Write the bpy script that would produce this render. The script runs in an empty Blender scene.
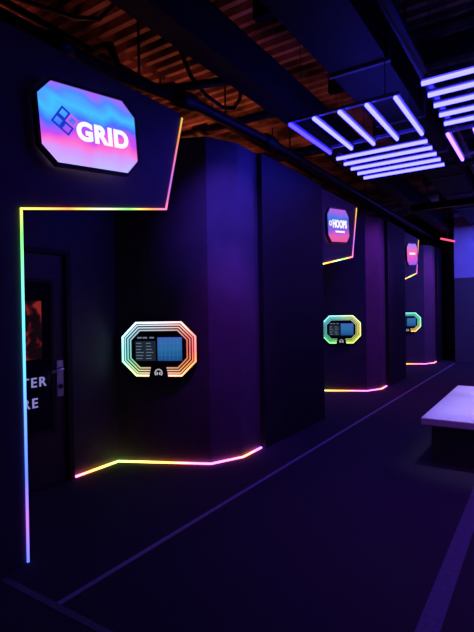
import bpy, bmesh, math, random
from mathutils import Vector, Matrix
random.seed(4)
R = math.radians
S = bpy.context.scene
C = S.collection
S.view_settings.view_transform = 'Standard'
S.view_settings.look = 'None'
S.view_settings.exposure = 0.0

# ------------------------------------------------------------ materials
def new_mat(name):
    m = bpy.data.materials.new(name); m.use_nodes = True
    nt = m.node_tree; nt.nodes.clear()
    out = nt.nodes.new('ShaderNodeOutputMaterial')
    return m, nt, out
def surf(name, col, rough=.6, metal=0.0, var=.25, scale=20, bump=.0, spec=.5, lo=.3, hi=.7):
    m, nt, out = new_mat(name)
    b = nt.nodes.new('ShaderNodeBsdfPrincipled'); nt.links.new(b.outputs[0], out.inputs[0])
    tc = nt.nodes.new('ShaderNodeTexCoord'); n = nt.nodes.new('ShaderNodeTexNoise')
    n.inputs['Scale'].default_value = scale; n.inputs['Detail'].default_value = 5
    nt.links.new(tc.outputs['Object'], n.inputs['Vector'])
    r = nt.nodes.new('ShaderNodeValToRGB')
    r.color_ramp.elements[0].position = lo; r.color_ramp.elements[1].position = hi
    r.color_ramp.elements[0].color = (*[c*(1-var) for c in col], 1)
    r.color_ramp.elements[1].color = (*[min(1, c*(1+var)) for c in col], 1)
    nt.links.new(n.outputs[0], r.inputs[0]); nt.links.new(r.outputs[0], b.inputs['Base Color'])
    b.inputs['Roughness'].default_value = rough; b.inputs['Metallic'].default_value = metal
    b.inputs['Specular IOR Level'].default_value = spec
    if bump:
        bp = nt.nodes.new('ShaderNodeBump'); bp.inputs['Strength'].default_value = bump; bp.inputs['Distance'].default_value = .01
        nt.links.new(n.outputs[0], bp.inputs['Height']); nt.links.new(bp.outputs[0], b.inputs['Normal'])
    return m
def emit(name, col, s=1.0):
    m, nt, out = new_mat(name)
    e = nt.nodes.new('ShaderNodeEmission'); e.inputs[0].default_value = (*col, 1); e.inputs[1].default_value = s
    nt.links.new(e.outputs[0], out.inputs[0]); return m
def emit_attr(name, s):
    m, nt, out = new_mat(name)
    a = nt.nodes.new('ShaderNodeAttribute'); a.attribute_name = 'Col'
    e = nt.nodes.new('ShaderNodeEmission'); e.inputs[1].default_value = s
    nt.links.new(a.outputs['Color'], e.inputs[0]); nt.links.new(e.outputs[0], out.inputs[0]); return m
def screen_mat(name, stops, h, s=1.0, wav=.35, scale=2.2):
    m, nt, out = new_mat(name)
    tc = nt.nodes.new('ShaderNodeTexCoord'); sp = nt.nodes.new('ShaderNodeSeparateXYZ')
    nt.links.new(tc.outputs['Object'], sp.inputs[0])
    n = nt.nodes.new('ShaderNodeTexNoise'); n.inputs['Scale'].default_value = scale; n.inputs['Detail'].default_value = 1.5
    n.inputs['Distortion'].default_value = .8
    nt.links.new(tc.outputs['Object'], n.inputs['Vector'])
    a = nt.nodes.new('ShaderNodeMath'); a.operation = 'MULTIPLY_ADD'
    nt.links.new(sp.outputs['Z'], a.inputs[0]); a.inputs[1].default_value = 1/h; a.inputs[2].default_value = .5 - wav/2
    b = nt.nodes.new('ShaderNodeMath'); b.operation = 'MULTIPLY_ADD'
    nt.links.new(n.outputs[0], b.inputs[0]); b.inputs[1].default_value = wav
    nt.links.new(a.outputs[0], b.inputs[2])
    r = nt.nodes.new('ShaderNodeValToRGB'); cr = r.color_ramp
    while len(cr.elements) < len(stops): cr.elements.new(.5)
    for e, (p, c) in zip(cr.elements, stops): e.position = p; e.color = (*c, 1)
    nt.links.new(b.outputs[0], r.inputs[0])
    e = nt.nodes.new('ShaderNodeEmission'); e.inputs[1].default_value = s
    nt.links.new(r.outputs[0], e.inputs[0]); nt.links.new(e.outputs[0], out.inputs[0]); return m

M = {}
M['wall'] = surf('wall_paint', (.078, .060, .08), .55, var=.12, scale=6, bump=.1, spec=.35)
M['block'] = surf('dark_wall_paint', (.012, .010, .014), .6, var=.12, scale=6, spec=.3)
M['floor'] = surf('carpet', (.036, .032, .042), .9, var=.35, scale=90, bump=.4, spec=.2)
M['deck'] = surf('rust_deck', (.28, .18, .14), .65, var=.9, scale=1.6, bump=.2, lo=.40, hi=.66)
M['steel'] = surf('dark_steel', (.016, .014, .018), .6, var=.3, scale=12, spec=.3)
M['duct'] = surf('duct_metal', (.010, .008, .012), .6, var=.5, scale=4, spec=.25)
M['rail'] = surf('rail_metal', (.16, .14, .18), .4, var=.1, scale=12)
M['frame'] = surf('sign_frame', (.04, .04, .055), .35, var=.1, scale=12)
M['black'] = surf('black_plastic', (.012, .012, .014), .4, var=.2, scale=30)
M['base'] = surf('dark_laminate', (.09, .085, .10), .4, var=.1, scale=30)
M['pipe'] = surf('black_pipe', (.008, .007, .008), .45, var=.3, scale=20, spec=.4)
M['doorm'] = surf('door_paint', (.06, .03, .04), .45, var=.15, scale=10)
M['glass'] = surf('dark_glass', (.01, .01, .014), .12, var=.1, scale=3)
M['metal'] = surf('brushed_metal', (.75, .72, .75), .45, metal=.5, var=.1, scale=60)
M['tape'] = surf('grey_tape', (.28, .23, .34), .6, var=.15, scale=30)
M['tape2'] = surf('dull_tape', (.09, .085, .13), .6, var=.2, scale=30)
M['white'] = surf('white_laminate', (.92, .91, .92), .5, var=.03, scale=8, spec=.3)
M['pale'] = surf('pale_paint', (.4, .4, .6), .6, var=.08, scale=3)
M['led'] = emit_attr('rainbow_led', 1.0)
M['tube'] = emit('violet_tube', (.66, .60, 20), 1.0)
M['tubeb'] = emit('blue_tube', (.20, .13, 14.0), 1.0)
M['tubep'] = emit('pink_tube', (1.3, .55, 9.0), 1.0)
M['text'] = emit('white_letter', (1, .97, 1), 1.0)
M['soft'] = emit('soft_letter', (.45, .45, .5), 1.0)
M['lav'] = emit('lavender_letter', (.24, .22, .56), 1.0)
M['red'] = emit('red_bar', (1.6, .12, .3), 1.0)

# ------------------------------------------------------------ geometry helpers
class MB:
    def __init__(s): s.bm = bmesh.new(); s.cl = s.bm.verts.layers.float_color.new('Col')
    def box(s, x0, x1, y0, y1, z0, z1, bev=0):
        v = [s.bm.verts.new((x, y, z)) for x in (x0, x1) for y in (y0, y1) for z in (z0, z1)]
        fs = [(0,1,3,2),(4,6,7,5),(0,4,5,1),(2,3,7,6),(0,2,6,4),(1,5,7,3)]
        f = [s.bm.faces.new([v[i] for i in q]) for q in fs]
        if bev:
            es = list({e for q in f for e in q.edges})
            bmesh.ops.bevel(s.bm, geom=es, offset=bev, segments=2, affect='EDGES', profile=.5)
        return s
    def prism(s, pts, ax, a, b):
        """polygon pts (2-D) extruded along axis ax from a to b"""
        def P(p, t):
            return {'z': (p[0], p[1], t), 'x': (t, p[0], p[1]), 'y': (p[0], t, p[1])}[ax]
        lo = [s.bm.verts.new(P(p, a)) for p in pts]; hi = [s.bm.verts.new(P(p, b)) for p in pts]
        s.bm.faces.new(lo); s.bm.faces.new(hi[::-1])
        n = len(pts)
        for i in range(n): s.bm.faces.new((lo[i], hi[i], hi[(i+1) % n], lo[(i+1) % n]))
        return s
    def ringplate(s, outer, inner, a, b):
        n = len(outer)
        L = [[s.bm.verts.new((p[0], t, p[1])) for p in lp] for lp in (outer, inner) for t in (a, b)]
        oa, ob, ia, ib = L
        for i in range(n):
            j = (i+1) % n
            for q in ((oa[i], oa[j], ia[j], ia[i]), (ob[i], ib[i], ib[j], ob[j]), (oa[i], ob[i], ob[j], oa[j]), (ia[i], ia[j], ib[j], ib[i])):
                s.bm.faces.new(q)
        return s
    def tube(s, pts, r, n=10, closed=False, cols=None):
        pts = [Vector(p) for p in pts]; rings = []
        N = len(pts)
        for i, p in enumerate(pts):
            if closed: d = (pts[(i+1) % N]-pts[i-1])
            elif i == 0: d = pts[1]-p
            elif i == N-1: d = p-pts[-2]
            else: d = (pts[i+1]-p).normalized()+(p-pts[i-1]).normalized()
            d.normalize()
            u = d.cross(Vector((0, 0, 1)))
            if u.length < .05: u = d.cross(Vector((0, 1, 0)))
            u.normalize(); w = d.cross(u)
            ring = []
            for k in range(n):
                a = 2*math.pi*k/n
                v = s.bm.verts.new(p+u*math.cos(a)*r+w*math.sin(a)*r)
                if cols: v[s.cl] = (*cols[i], 1)
                ring.append(v)
            rings.append(ring)
        for i in range(N if closed else N-1):
            A, B = rings[i], rings[(i+1) % N]
            for k in range(n): s.bm.faces.new((A[k], A[(k+1) % n], B[(k+1) % n], B[k]))
        if not closed:
            s.bm.faces.new(rings[0][::-1]); s.bm.faces.new(rings[-1])
        return s
    def strip(s, pts, nrm, w, th, cols, closed=False):
        pts = [Vector(p) for p in pts]; N = len(pts); rings = []
        for i, p in enumerate(pts):
            nn = Vector(nrm[i]) if isinstance(nrm, list) else Vector(nrm)
            a = (pts[(i+1) % N]-p) if (closed or i < N-1) else (p-pts[i-1])
            b = (p-pts[i-1]) if (closed or i > 0) else a
            a = a.normalized(); b = b.normalized(); d = (a+b).normalized()
            m = 1/max(.5, d.dot(a))
            u = nn.cross(d).normalized()*w/2*m
            q = []
            for (su, sn) in ((-1, 0), (1, 0), (1, 1), (-1, 1)):
                v = s.bm.verts.new(p+u*su+nn*sn*th); v[s.cl] = (*cols[i], 1); q.append(v)
            rings.append(q)
        for i in range(N if closed else N-1):
            A, B = rings[i], rings[(i+1) % N]
            for k in range(4): s.bm.faces.new((A[k], A[(k+1) % 4], B[(k+1) % 4], B[k]))
        if not closed:
            s.bm.faces.new(rings[0][::-1]); s.bm.faces.new(rings[-1])
        return s
    def build(s, name, mat, parent=None, smooth=False):
        bmesh.ops.recalc_face_normals(s.bm, faces=s.bm.faces)
        me = bpy.data.meshes.new(name); s.bm.to_mesh(me); s.bm.free(); me.materials.append(mat)
        if smooth:
            for p in me.polygons: p.use_smooth = True
        o = bpy.data.objects.new(name, me); C.objects.link(o)
        if parent: o.parent = parent
        return o
def tag(o, label=None, cat=None, group=None, kind=None):
    if label: o['label'] = label
    if cat: o['category'] = cat
    if group: o['group'] = group
    if kind: o['kind'] = kind
    return o
def empty(name, loc, rot=(0, 0, 0), **k):
    o = bpy.data.objects.new(name, None); C.objects.link(o); o.location = loc; o.rotation_euler = rot
    o.empty_display_size = .1
    return tag(o, **k)
def text_obj(name, body, size, mat, parent, x, y, z, bold=.02, shear=0, sx=1.0, depth=.003, sp=1.08):
    cu = bpy.data.curves.new('t', 'FONT'); cu.body = body; cu.size = size; cu.offset = bold*size
    cu.align_x = 'CENTER'; cu.align_y = 'CENTER'; cu.shear = shear; cu.extrude = depth; cu.space_character = sp
    to = bpy.data.objects.new('t', cu); C.objects.link(to)
    bpy.context.view_layer.update()
    dg = bpy.context.evaluated_depsgraph_get()
    me = bpy.data.meshes.new_from_object(to.evaluated_get(dg))
    bpy.data.objects.remove(to)
    me.transform(Matrix.Translation((x, y, z)) @ Matrix.Rotation(R(90), 4, 'X') @ Matrix.Diagonal((sx, 1, 1, 1)))
    me.materials.clear(); me.materials.append(mat); me.name = name
    o = bpy.data.objects.new(name, me); C.objects.link(o); o.parent = parent
    return o
def lerp_stops(st, t):
    for (a, ca), (b, cb) in zip(st, st[1:]):
        if t <= b:
            f = (t-a)/(b-a) if b > a else 0; f = max(0, min(1, f))
            return tuple(x+(y-x)*f for x, y in zip(ca, cb))
    return st[-1][1]
def mul(c, k): return tuple(x*k for x in c)
def octa(w, h, c): 
    a, b = w/2, h/2
    return [(-a+c, -b), (a-c, -b), (a, -b+c), (a, b-c), (a-c, b), (-a+c, b), (-a, b-c), (-a, -b+c)]

XW = -2.65; TOP = 3.22; NP = 3; Y0 = 1.69; YE = 4.47
H = [0, 4.50, 9.02, 14.05]      # start of each bay opening, from the first
F = [0, 4.84, 9.75]             # the angled inner walls
# ------------------------------------------------------------ setting
tag(MB().box(-8, 4, -3, 19, -.1, 0).build('floor', M['floor']), kind='structure')
m = MB(); y = -3.0
prof = []
while y < 19:
    prof += [(y, 4.45), (y+.07, 4.45), (y+.09, 4.38), (y+.15, 4.38)]; y += .17
prof.append((y, 4.45))
prof = prof+[(y, 4.6), (-3, 4.6)]
m.prism(prof, 'x', -8, 4)
tag(m.build('ceiling', M['deck']), kind='structure')
m = MB()
m.box(-3.75, XW, -3, Y0, 0, TOP)
for k in range(NP):
    h, f = H[k], F[k]
    m.prism([(Y0+h, 2.14), (2.99+h, 2.36), (3.22+h, TOP), (Y0+h, TOP)], 'x', XW-.1, XW)
    m.box(-3.75, -3.65, Y0+h, 1.84+f, 0, TOP); m.box(-3.75, -3.65, 2.80+f, 3.34+f, 0, TOP); m.box(-3.75, -3.65, 1.84+f, 2.80+f, 2.08, TOP)
    m.prism([(-3.65, 3.34+f), (-2.79, 3.75+f), (-2.64, 4.09+f), (-2.65, YE+f), (-2.65, Y0+H[k+1]), (-3.75, Y0+H[k+1]), (-3.75, 3.34+f)], 'z', 0, TOP)
tag(m.build('wall_left', M['wall']), kind='structure')
for k in range(NP):
    tag(MB().box(-2.649, -2.59, YE+.02+F[k], Y0+H[k+1]-.05, 0, TOP).build('trim_%d' % (k+1), M['block']), kind='structure')
tag(MB().box(-8, -2.65, 15.75, 15.9, 0, 4.37).build('wall_back', M['block']), kind='structure')
tag(MB().box(-2.2, .4, 14.6, 14.8, 2.35, 4.37).build('wall_end', M['pale']), kind='structure')
tag(MB().box(-2.2, .4, 14.6, 14.8, 0, 2.35).build('wall_end_lower', M['base']), kind='structure')
tag(MB().box(-2.65, 4, 18.8, 19, 0, 4.37).build('wall_far', M['block']), kind='structure')
tag(MB().box(3.9, 4, -3, 18.8, 0, 4.37).build('wall_right', M['block']), kind='structure')
tag(MB().box(-8, 4, -3.1, -3, 0, 4.37).build('wall_rear', M['block']), kind='structure')
tag(MB().box(-8.1, -8, -3, 19, 0, 4.37).build('wall_outer', M['steel']), kind='structure')

# doors
def poster_mat():
    m, nt, out = new_mat('ember_poster')
    tc = nt.nodes.new('ShaderNodeTexCoord'); n = nt.nodes.new('ShaderNodeTexNoise')
    n.inputs['Scale'].default_value = 8; n.inputs['Detail'].default_value = 1; n.inputs['Distortion'].default_value = .6
    nt.links.new(tc.outputs['Object'], n.inputs['Vector'])
    r = nt.nodes.new('ShaderNodeValToRGB'); cr = r.color_ramp; cr.elements.new(.5)
    for e, (p, c) in zip(cr.elements, [(.52, (.006, .002, .004)), (.59, (.06, .004, .008)), (.68, (.22, .018, .014))]): e.position = p; e.color = (*c, 1)
    nt.links.new(n.outputs[0], r.inputs[0])
    e = nt.nodes.new('ShaderNodeEmission'); nt.links.new(r.outputs[0], e.inputs[0]); nt.links.new(e.outputs[0], out.inputs[0]); return m  # lamplit red put into the poster as a faint glow of its own
M['poster'] = poster_mat()
for k in range(NP):
    d = empty('door_%d' % (k+1), (-3.65, 2.32+F[k], 0), (0, 0, R(90)), kind='structure')
    MB().box(-.42, .42, .012, .06, .01, 2.03).build('door_leaf', M['doorm'], d)
    MB().prism([(-.478, 0), (-.425, 0), (-.425, 2.035), (.425, 2.035), (.425, 0), (.478, 0), (.478, 2.075), (-.478, 2.075)], 'y', -.02, .09).build('door_frame', M['steel'], d)
    MB().box(-.28, .27, .004, .0115, .5, 1.78).build('window_pane', M['glass'], d)
    MB().ringplate([(-.31, .47), (.30, .47), (.30, 1.81), (-.31, 1.81)], [(-.28, .5), (.27, .5), (.27, 1.78), (-.28, 1.78)], -.004, .0115).build('window_bead', M['steel'], d)
    if k == 0:
        text_obj('lettering', 'ENTER', .115, M['lav'], d, .005, 0, .92, .010, sx=1.05, sp=1.25)
        text_obj('lettering', 'HERE', .115, M['lav'], d, -.03, 0, .745, .010, sx=1.05, sp=1.25)
        MB().box(-.20, .18, -.001, .0035, 1.12, 1.62).build('poster', M['poster'], d)
    h = MB().box(.32, .39, -.006, .0115, .77, 1.09, .004).build('handle_plate', M['metal'], d)
    MB().tube([(.355, -.003, 1.02), (.355, -.045, 1.02), (.345, -.058, 1.018), (.30, -.062, 1.012), (.24, -.058, 1.0)], .014, 10).build('door_handle', M['metal'], h, True)
    MB().tube([(.355, -.004, .86), (.355, -.02, .86)], .020, 14).build('lock', M['black'], h)

# ------------------------------------------------------------ rainbow led strips
def dens(pts, step=.03):
    out = []
    for a, b in zip(pts, pts[1:]):
        a, b = Vector(a), Vector(b); n = max(1, int((b-a).length/step))
        for i in range(n): out.append(a.lerp(b, i/n))
    out.append(Vector(pts[-1])); return out
def arclen(ps):
    L = [0]
    for a, b in zip(ps, ps[1:]): L.append(L[-1]+(b-a).length)
    return [l/L[-1] for l in L]
B_, V_, CY, G_, Y_, O_, PK, RD, W_ = (.12,.2,1.6), (.5,.16,1.4), (.14,.8,1.2), (.25,1.1,.2), (1.2,.85,.13), (1.5,.36,.10), (1.5,.2,.55), (1.4,.12,.2), (1.0,1.0,.6)
frame_st = [(0, B_), (.06, V_), (.12, B_), (.22, (.15,.4,1.5)), (.32, CY), (.40, (.2,1.0,.6)), (.46, G_), (.52, Y_), (.575, O_), (.60, Y_), (.64, W_), (.70, G_), (.76, O_), (.80, PK), (.82, (.6,.12,.45)), (.86, (.4,.11,.7)), (.90, (.6,.12,.4)), (.95, (.65,.2,.08)), (1, (.6,.4,.08))]
base_st = [(0, PK), (.06, O_), (.14, Y_), (.24, (.55,1.1,.18)), (.36, Y_), (.48, O_), (.58, PK), (.68, (1.1,.18,1.0)), (.78, PK), (.86, O_), (.93, PK), (1, V_)]
LAB = ['tall rainbow light strip outlining the nearest bay, under the large sign', 'rainbow light strip outlining the middle bay down the corridor', 'rainbow light strip outlining the farthest bay down the corridor']
for k in range(NP):
    h, f = H[k], F[k]
    ps = dens([(0, Y0+h, .004), (0, Y0+h, 2.14), (0, 2.99+h, 2.36), (0, 3.22+h, TOP-.03)])
    t = arclen(ps); cols = [mul(lerp_stops(frame_st, x), 1.6 if k == 0 else 2.4) for x in t]
    e = MB().strip([(XW+.002, p.y, p.z) for p in ps], (1, 0, 0), .0125 if k == 0 else .018, .009, cols).build('led_strip', M['led'])
    tag(e, LAB[k], 'light strip', 'rainbow strips outlining the bays')
    q = [(-3.65, 2.81+f), (-3.65, 3.34+f), (-2.79, 3.75+f), (-2.64, 4.09+f), (-2.65, YE+f)]
    q = [Vector((a, b, .004)) for a, b in q]
    off = []
    for i, p in enumerate(q):
        d = ((q[min(i+1, 4)]-p).normalized() if i < 4 else Vector()) + ((p-q[i-1]).normalized() if i else Vector())
        d.normalize(); off.append(p+Vector((d.y, -d.x, 0))*.018)
    ps = dens(off); t = arclen(ps); cols = [mul(lerp_stops(base_st, x), 4.0) for x in t]
    e = MB().strip(ps, (0, 0, 1), .013, .016, cols).build('floor_led_strip', M['led'])
    tag(e, 'rainbow light strip along the wall foot, '+['nearest, below the largest control panel', 'below the middle control panel', 'below the farthest control panel'][k], 'light strip', 'rainbow strips at the wall foot')

# ------------------------------------------------------------ signs
s1 = screen_mat('grid_screen', [(0, (.50, .45, .98)), (.2, (.60, .30, .95)), (.34, (.95, .14, .58)), (.44, (.50, .07, .85)), (.56, (.06, .14, .95)), (.72, (.05, .48, 1)), (.88, (.08, .22, .95)), (1, (.35, .12, .9))], .5, 1.12, .6, 3.0)
s2 = screen_mat('hoops_screen', [(0, (.85, .10, .35)), (.2, (.8, .12, .5)), (.38, (.25, .10, .8)), (.7, (.05, .18, .85)), (1, (.5, .12, .8))], .5, 1.0, .35, 2.4)
s3 = screen_mat('third_screen', [(0, (.3, .1, .9)), (.35, (.7, .1, .6)), (.6, (.9, .15, .45)), (1, (.3, .2, .9))], .5, 1.1, .35, 2.4)
logo_m = emit('logo_blue', (.01, .04, .60), 1.0)
logo_p = emit('logo_violet', (.6, .12, .8), 1.0)
SL = ['large blue and pink octagonal screen sign reading GRID above the nearest bay', 'octagonal screen sign reading HOOPS above the middle bay', 'small pink octagonal screen sign above the farthest bay']
def sign(k, body, smat):
    be = 8
    r = empty('screen_sign', (XW+.09, 2.155+H[k], 2.735), (0, R(-4.5), R(90-be)), label=SL[k], cat='sign', group='octagonal signs above the bays')
    r.scale = (.84, 1, .92) if k else (.98, 1, .98)
    o8 = octa(.785, .555, .115); i8 = octa(.745, .515, .10)
    MB().ringplate(o8, i8, -.015, .03).build('frame', M['frame'], r)
    MB().prism([(p[0]*.995, p[1]*.995) for p in i8], 'y', -.008, .028).build('screen', smat, r)
    MB().box(-.28, .28, .031, .06, -.12, .12).build('bracket', M['steel'], r)
    if body == 'GRID':
        text_obj('lettering', 'GRID', .165, M['text'], r, .09, -.012, -.03, .045, sx=1.02)
        c = Vector((-.195, .02)); a = .070
        ux, uz = Vector((math.cos(R(-34)), math.sin(R(-34)))), Vector((math.cos(R(52)), math.sin(R(52))))
        for i in (-.5, .5):
            for j in (-.5, .5):
                cc = c+ux*i*a+uz*j*a
                sq = lambda s_: [tuple(cc+ux*p*s_+uz*q*s_) for p, q in ((-1,-1),(1,-1),(1,1),(-1,1))]
                MB().ringplate(sq(a/2*.99), sq(a/2*.66), -.014, -.009).build('logo_square', logo_p if (i > 0 and j > 0) else logo_m, r)
    elif body == 'HOOPS':
        text_obj('lettering', 'HOOPS', .165, M['text'], r, .04, -.012, .02, .045, sx=.86)
        MB().box(-.12, .20, -.013, -.009, -.11, -.08).build('subtitle_line', M['text'], r)
        lg = MB()
        lg.tube([(-.28+.035*math.cos(a*.3927), -.012, .03+.035*math.sin(a*.3927)) for a in range(16)], .008, 6, True)
        lg.build('logo', M['text'], r)
    else:
        MB().box(-.2, .2, -.013, -.009, -.01, .04).build('title_bar', M['text'], r)
    return r
sign(0, 'GRID', s1); sign(1, 'HOOPS', s2); sign(2, '', s3)

# ------------------------------------------------------------ control panels
blue_scr = screen_mat('blue_screen', [(0, (.012, .06, .24)), (.5, (.02, .14, .36)), (1, (.05, .12, .46))], .24, 1.0, .2, 9)
dim_scr = emit('dim_screen', (.012, .02, .035), 1.0)
dim_txt = emit('dim_text', (.14, .19, .25), 1.0)
cyan = emit('cyan_line', (.04, .22, .40), 1.0)
KL = ['nearest wall control panel ringed by nested octagon lights, pink on its right side', 'middle wall control panel with green and yellow octagon lights', 'farthest and smallest glowing octagon control panel']
KC = [
 [(0, (1.3,.2,.22)), (30, (1.3,.3,.28)), (50, (1.2,.6,.5)), (75, (1.0,.8,.9)), (110, (.8,.95,1.1)), (150, (.5,.95,1.1)), (180, (.32,.95,1.0)), (205, (.36,1.0,.75)), (228, (.7,1.05,.4)), (250, (1.1,.8,.5)), (285, (1.2,.65,.45)), (320, (1.3,.45,.14)), (345, (1.3,.26,.14)), (360, (1.3,.2,.22))],
 [(0, (1.2,1.0,.25)), (60, (.8,1.1,.5)), (110, (.3,1.0,1.0)), (180, (.2,.95,1.0)), (230, (.2,1.1,.4)), (300, (.8,1.1,.2)), (360, (1.2,1.0,.25))],
 [(0, (.25,1.1,.6)), (90, (.2,1.0,.9)), (180, (.25,.9,1.0)), (250, (1.1,.9,.25)), (300, (1.3,.7,.15)), (360, (.25,1.1,.6))]]
def kiosk(k):
    s_ = .03 if k else 0    # the farther panels hang a touch further along their wall
    k0 = empty('control_panel', (-3.235+.015+s_*.9, 3.55-.03+F[k]+s_*.43, 1.145), (0, 0, math.atan2(.41, .86)), label=KL[k], cat='control panel', group='octagonal control panels')
    if k: k0.scale = (.93, 1, .95)
    MB().prism(octa(.78, .56, .15), 'y', -.045, 0).build('housing', M['black'], k0)
    for i in range(4):
        w = .735-.054*i; h = .52-.050*i; c = .14-.015*i
        loop = [Vector((p[0], -.046, p[1])) for p in octa(w, h, c)]
        ps = dens(loop+[loop[0]], .03)[:-1]
        cc = [mul(lerp_stops(KC[k], math.degrees(math.atan2(p.z/.26, p.x/.37)) % 360), 1.9 if i == 0 else 1.15-.16*i) for p in ps]
        MB().strip(ps, (0, -1, 0), .017 if i == 0 else .012, .008, cc, True).build('light_ring', M['led'], k0)
    MB().prism(octa(.515, .315, .05), 'y', -.052, -.0455).build('display_bezel', M['black'], k0)
    sc = MB().box(-.01, .235, -.056, -.0525, -.115, .115).build('display', blue_scr, k0)
    g = MB()
    for i in range(1, 6): g.box(-.01+i*.0405-.001, -.01+i*.0405+.001, -.058, -.0565, -.11, .11)
    for i in range(1, 4): g.box(-.005, .23, -.058, -.0565, -.115+i*.058-.001, -.115+i*.058+.001)
    g.build('display_grid', cyan, sc)
    sl = MB().box(-.235, -.03, -.056, -.0525, -.115, .08).build('menu_display', dim_scr, k0)
    g = MB()
    for r_ in range(6):
        for c_ in range(2):
            x = -.227+c_*.1; g.box(x, x+.045+.035*random.random(), -.058, -.0565, .055-r_*.030, .062-r_*.030)
    g.build('menu_lines', dim_txt, sl)
    for x in (-.215, -.16, -.09): MB().box(x, x+.045, -.056, -.0525, .105, .12).build('title_mark', dim_txt, k0)
    pl = MB().prism([(-.10, -.285), (.10, -.285), (.075, -.17), (-.075, -.17)], 'y', -.066, -.0455).build('emblem_plate', M['black'], k0)
    g = MB(); pts = [(.035*math.cos(R(a)), -.068, -.232+.035*math.sin(R(a))) for a in range(-40, 221, 20)]
    g.tube(pts, .006, 6); g.box(-.02, -.006, -.071, -.0665, -.25, -.225); g.box(.006, .02, -.071, -.0665, -.25, -.225)
    g.build('emblem', M['soft'], pl)
for k in range(3): kiosk(k)

# ------------------------------------------------------------ ceiling light parquet
def light_panel(x0, y0, along, label, blues=0, tm='tube'):
    r = empty('neon_light_panel', (x0, y0, 3.30), label=label, cat='ceiling light', group='four light panels in a basket weave over the corridor')
    e = 1.03
    for a in (.02, .95):
        if along == 'y': MB().box(-.03, e, a, a+.04, .03, .06).build('rail', M['rail'], r)
        else: MB().box(a, a+.04, -.03, e, .03, .06).build('rail', M['rail'], r)
    for i in range(5):
        t = i*.25
        a, b = ((t, 0, 0), (t, 1.02, 0)) if along == 'y' else ((0, t, 0), (1.02, t, 0))
        MB().tube([a, b], .018, 10).build('tube', M['tubeb'] if i < blues else M[tm], r, True)
        h = MB()
        if along == 'y': h.box(t-.03, t+.03, 0, 1.02, .0185, .03)
        else: h.box(0, 1.02, t-.03, t+.03, .0185, .03)
        h.build('tube_holder', M['rail'], r)
    for (x, y) in ((.1, .04), (.9, .04), (.1, .96), (.9, .96)): 
        if along != 'y': x, y = y, x
        MB().tube([(x, y, .06), (x, y, 1.08)], .004, 6).build('hanging_wire', M['steel'], r)
light_panel(-2.07, 4.15, 'y', 'ceiling light panel of five tubes pointing down the corridor, left one', 1)
light_panel(-2.09, 5.42, 'x', 'ceiling light panel of five close crosswise tubes at the lower left')
light_panel(-.83, 4.02, 'x', 'ceiling light panel of crosswise tubes cut by the right picture edge')
light_panel(-.85, 5.33, 'y', 'ceiling light panel with one lengthwise tube showing at the right edge', 0, 'tubep')

# ------------------------------------------------------------ beams and pipes overhead
def ibeam(x, w, z0, z1, label, y0=-2.99, y1=15.7, fl=.025):
    m = MB()
    pr = [(x-w/2, z0), (x+w/2, z0), (x+w/2, z0+fl), (x+.012, z0+fl), (x+.012, z1-fl), (x+w/2, z1-fl), (x+w/2, z1), (x-w/2, z1), (x-w/2, z1-fl), (x-.012, z1-fl), (x-.012, z0+fl), (x-w/2, z0+fl)]
    m.prism(pr, 'y', y0, y1)
    tag(m.build('steel_beam', M['steel']), label, 'beam')
ibeam(-2.36, .22, 3.62, 4.0, 'dark steel beam over the front line of the bays, left of the tube lights')
ibeam(-5.6, .2, 4.0, 4.37, 'dark steel beam high over the back rooms behind the nearest sign')
dc = empty('air_duct', (-1.475, 0, 3.78), label='dark rectangular air duct running above the tube lights', cat='duct')
MB().box(-.27, .27, -2.99, 14.58, 0, .32).build('casing', M['duct'], dc)
for i in range(10):
    MB().ringplate([(-.295, -.02), (.295, -.02), (.295, .345), (-.295, .345)], [(-.271, -.001), (.271, -.001), (.271, .321), (-.271, .321)], -1.6+i*1.5, -1.56+i*1.5).build('flange', M['rail'], dc)
for i in range(9):
    y = .2+i*1.75
    tag(MB().box(-2.2, 3.88, y, y+.09, 4.13, 4.375).build('ceiling_joist', M['steel']), 'dark joist crossing the corridor ceiling', 'joist', 'joists across the corridor ceiling')
def pipe(pts, r, label, joints=(), hang=(), name='pipe', cat='pipe'):
    e = empty(name, pts[0], label=label, cat=cat); p0 = Vector(pts[0])
    MB().tube([Vector(p)-p0 for p in pts], r, 12).build('run', M['pipe'], e, True)
    for (a, b) in joints:
        MB().tube([Vector(a)-p0, Vector(b)-p0], r*1.5, 14).build('coupling', M['pipe'], e, True)
    for p in hang:
        MB().tube([Vector(p)-p0, Vector((p[0], p[1], 4.375))-p0], .012, 8).build('hanger_rod', M['pipe'], e, True)
pipe([(-3.3, -1, 3.62), (-3.2, 2.75, 3.62), (-3.15, 2.95, 3.60), (-2.95, 3.4, 3.54), (-2.88, 3.7, 3.54), (-2.80, 5, 3.54), (-2.78, 9, 3.54), (-2.78, 15.6, 3.54)], .055, 'black pipe with couplings running just over the bay walls',
     [((-2.93, 3.46, 3.54), (-2.885, 3.68, 3.54)), ((-2.80, 4.95, 3.54), (-2.798, 5.15, 3.54)), ((-3.21, 2.3, 3.62), (-3.2, 2.5, 3.62))], [(-3.07, 3.14, 3.58), (-2.8, 5.6, 3.56), (-2.78, 8.6, 3.56)])
pipe([(-7.95, 5.0, 3.93), (-5.72, 5.0, 3.92), (-2.5, 5.0, 3.86)], .05, 'thin black pipe crossing under the ribbed ceiling behind the second wall facet', [((-3.9, 5.0, 3.893), (-3.7, 5.0, 3.889))], [(-3.4, 5.0, 3.88), (-4.9, 5.0, 3.9)])
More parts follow.
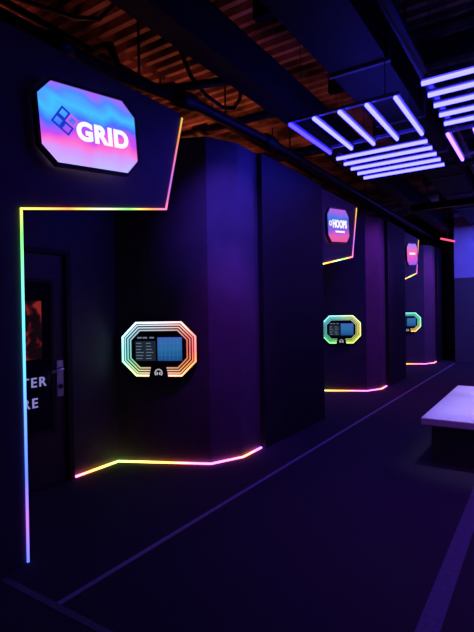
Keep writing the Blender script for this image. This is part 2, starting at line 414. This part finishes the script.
pipe([(-7.9, 6.6, 3.90), (-2.5, 6.6, 3.90)], .075, 'black pipe crossing deeper under the ribbed ceiling', [((-4.0, 6.6, 3.90), (-3.7, 6.6, 3.90))], [(-3.6, 6.6, 3.92)])
pipe([(-5.4, 3.2, 4.1), (-3.6, 3.2, 4.1), (-3.5, 3.2, 4.08), (-3.45, 3.22, 3.9), (-3.42, 3.3, 3.75), (-3.3, 3.6, 3.74), (-2.5, 3.9, 3.76)], .042, 'bent black conduit dropping beside the hanger rod', [((-3.3, 3.6, 3.74), (-3.1, 3.675, 3.745))], [(-4.6, 3.2, 4.12)])
pipe([(-3.7, .9, 4.36), (-3.66, 1.2, 4.16), (-3.6, 1.5, 4.06), (-3.5, 2.1, 3.98), (-3.4, 2.7, 4.06), (-3.37, 2.95, 4.16), (-3.35, 3.1, 4.36)], .02, 'sagging thin black cable above the largest sign', name='cable', cat='cable')
pipe([(-3.25, 3.9, 4.35), (-3.2, 4.05, 4.05), (-3.15, 4.25, 3.90), (-3.1, 4.5, 3.84), (-3.08, 4.7, 3.90), (-3.08, 4.84, 4.05), (-3.08, 4.9, 4.35)], .024, 'sagging black cable loop above the blue lit wall corner', name='cable', cat='cable')
pipe([(-4.9, 3.4, 4.35), (-4.8, 3.6, 4.17), (-4.7, 3.8, 4.1), (-4.6, 4.2, 4.05), (-4.55, 4.6, 4.12), (-4.5, 4.85, 4.35)], .022, 'short slack black cable deeper over the bays', name='cable', cat='cable')
pipe([(-2.95, 6.8, 4.34), (-2.95, 7.2, 4.0), (-2.9, 7.7, 3.9), (-2.9, 8.2, 4.05), (-2.9, 8.5, 4.34)], .022, 'drooping black cable near the middle bay ceiling', name='cable', cat='cable')
pipe([(-4.3, -2, 3.68), (-4.3, 15.7, 3.68)], .085, 'long black pipe high behind the bays', [((-4.3, 4.0, 3.68), (-4.3, 4.25, 3.68))], [(-4.3, 2.0, 3.72), (-4.3, 4.4, 3.72), (-4.3, 7.5, 3.72)])
pipe([(-3.95, -2, 4.24), (-3.95, 15.7, 4.24)], .035, 'narrow black conduit high above the bays', (), [(-3.95, 4.4, 4.24)])
pipe([(-.95, -2.98, 3.7), (-.95, 14.58, 3.7)], .05, 'round dark pipe running the length of the corridor beside the duct', (), [(-.95, 1.2, 3.7), (-.95, 4.0, 3.7), (-.95, 7.5, 3.7)])
pipe([(-2.0, 7.4, 3.55), (3.88, 7.4, 3.55)], .05, 'dark pipe crossing the corridor past the tube lights', (), [(-1.9, 7.4, 3.55), (1.0, 7.4, 3.55)])
pipe([(-2.2, 9.6, 3.45), (3.88, 9.6, 3.45)], .07, 'thick dark pipe crossing the far corridor', (), [(-1.9, 9.6, 3.45), (1.0, 9.6, 3.45)])
e = empty('red_light_bar', (-2.45, 14.0, 3.42), label='small red light bar near the far ceiling', cat='light')
MB().tube([(0, 0, 0), (.35, .1, -.1)], .025, 8).build('tube', M['red'], e)
MB().tube([(.17, .05, -.02), (.17, .05, .945)], .01, 6).build('hanger_rod', M['steel'], e)

# ------------------------------------------------------------ floor tape
tag(MB().box(-2.152, -2.118, 1.53, 14, .0005, .002).build('floor_tape', M['tape']), 'thin pale floor line running the whole length beside the bays', 'floor marking')
tag(MB().box(-2.60, -1.2, 1.49, 1.53, .0005, .002).build('floor_tape', M['tape2']), 'dim floor line crossing the lower left corner', 'floor marking')
tag(MB().box(-.53, -.43, .5, 8, .0005, .002).build('floor_tape', M['tape2']), 'wide dull floor line at the lower right toward the bench', 'floor marking')

# ------------------------------------------------------------ bench
b = empty('bench', (-.65, 5.9, 0), label='long low white-topped bench with dark base at the right edge', cat='bench')
MB().box(-.38, .38, -1.12, 1.12, .385, .455, .008).build('seat', M['white'], b)
for s in (-1, 1):
    MB().box(-.31, .31, s*.95-.05, s*.95+.05, 0.001, .384, .008).build('leg', M['base'], b)
MB().box(-.18, .18, -.85, .85, .12, .384).build('storage_box', M['black'], b)

# ------------------------------------------------------------ lamps and added fill lights
def area(name, loc, rot, sx, sy, col, en):
    l = bpy.data.lights.new(name, 'AREA'); l.shape = 'RECTANGLE'; l.size = sx; l.size_y = sy; l.color = col; l.energy = en
    o = bpy.data.objects.new(name, l); C.objects.link(o); o.location = loc; o.rotation_euler = rot
def spot(name, loc, to, col, en, ang, bl=1.0, rad=.04):
    l = bpy.data.lights.new(name, 'SPOT'); l.color = col; l.energy = en; l.spot_size = R(ang); l.spot_blend = bl; l.shadow_soft_size = rad
    o = bpy.data.objects.new(name, l); C.objects.link(o); o.location = loc
    o.rotation_euler = (Vector(to)-Vector(loc)).to_track_quat('-Z', 'Y').to_euler()
area('warm_uplight', (-4.4, 5.6, 3.0), (R(180), 0, 0), .8, 2.5, (1, .18, .07), 27)
area('warm_uplight', (-5.2, 2.4, 3.0), (R(180), 0, 0), .8, 2.5, (1, .14, .08), 9)
area('rear_violet', (1.2, 1.2, 4.0), (0, 0, 0), 2.0, 1.5, (.38, .08, 1), 11)
area('far_violet', (1.6, 10.5, 4.0), (0, 0, 0), 2, 3, (.36, .08, 1), 130)
area('end_wash', (.6, 12.6, 3.9), (R(65), 0, R(25)), 1, 1, (.10, .10, 1), 200)
spot('corner_fill', (-1.1, 3.0, 3.3), (-2.68, 4.05, 2.35), (.12, .05, 1), 330, 40)  # added fill, boosts the blue of the tubes on the wall corner
spot('corner_low_fill', (-1.3, 3.3, 3.6), (-2.70, 4.1, 1.2), (.34, .04, 1), 260, 32)  # added fill for violet on the lower wall, no fixture here
spot('door_fill', (-1.3, 3.0, 3.9), (-3.6, 3.1, .5), (1, .06, .7), 36, 42)  # added fill, stands in for magenta glow beside the door
spot('bay_fill', (-1.0, 9.4, 3.6), (-2.75, 8.7, 1.8), (.36, .04, 1), 250, 62)  # added fill for the glow on the middle bay
spot('bay_fill', (-1.0, 14.2, 3.6), (-2.75, 13.5, 1.8), (.48, .04, 1), 250, 62)  # same added fill at the farthest bay
for yy in (5.0, 5.6, 6.2, 6.8):
    spot('bench_fill', (-.55, yy, 3.6), (-.58, yy, .45), (.58, .48, 1), 240, 27, 1.0, .15)  # added fills that brighten the bench top, no fixtures
spot('floor_fill', (1.5, 3.6, 4.0), (.3, 3.8, 0), (.42, .08, 1), 170, 75)  # added fill, violet on the right-hand floor
spot('floor_fill', (-.2, 8.2, 4.0), (-1.4, 8.6, 0), (.44, .07, 1), 150, 75)  # second added floor fill, farther down the corridor
w = bpy.data.worlds.new('w'); S.world = w; w.use_nodes = True
w.node_tree.nodes['Background'].inputs[0].default_value = (.25, .12, .6, 1); w.node_tree.nodes['Background'].inputs[1].default_value = .003

# ------------------------------------------------------------ camera
cam = bpy.data.cameras.new('camera'); co = bpy.data.objects.new('camera', cam); C.objects.link(co)
cam.sensor_fit = 'HORIZONTAL'; cam.sensor_width = 36; cam.lens = 36*475/474; cam.clip_start = .05
rot = Matrix.Rotation(R(33.2), 4, 'Z') @ Matrix.Rotation(R(90-.52), 4, 'X') @ Matrix.Rotation(R(-.9), 4, 'Z')
co.matrix_world = Matrix.Translation((0, 0, 1.5)) @ rot
S.camera = co
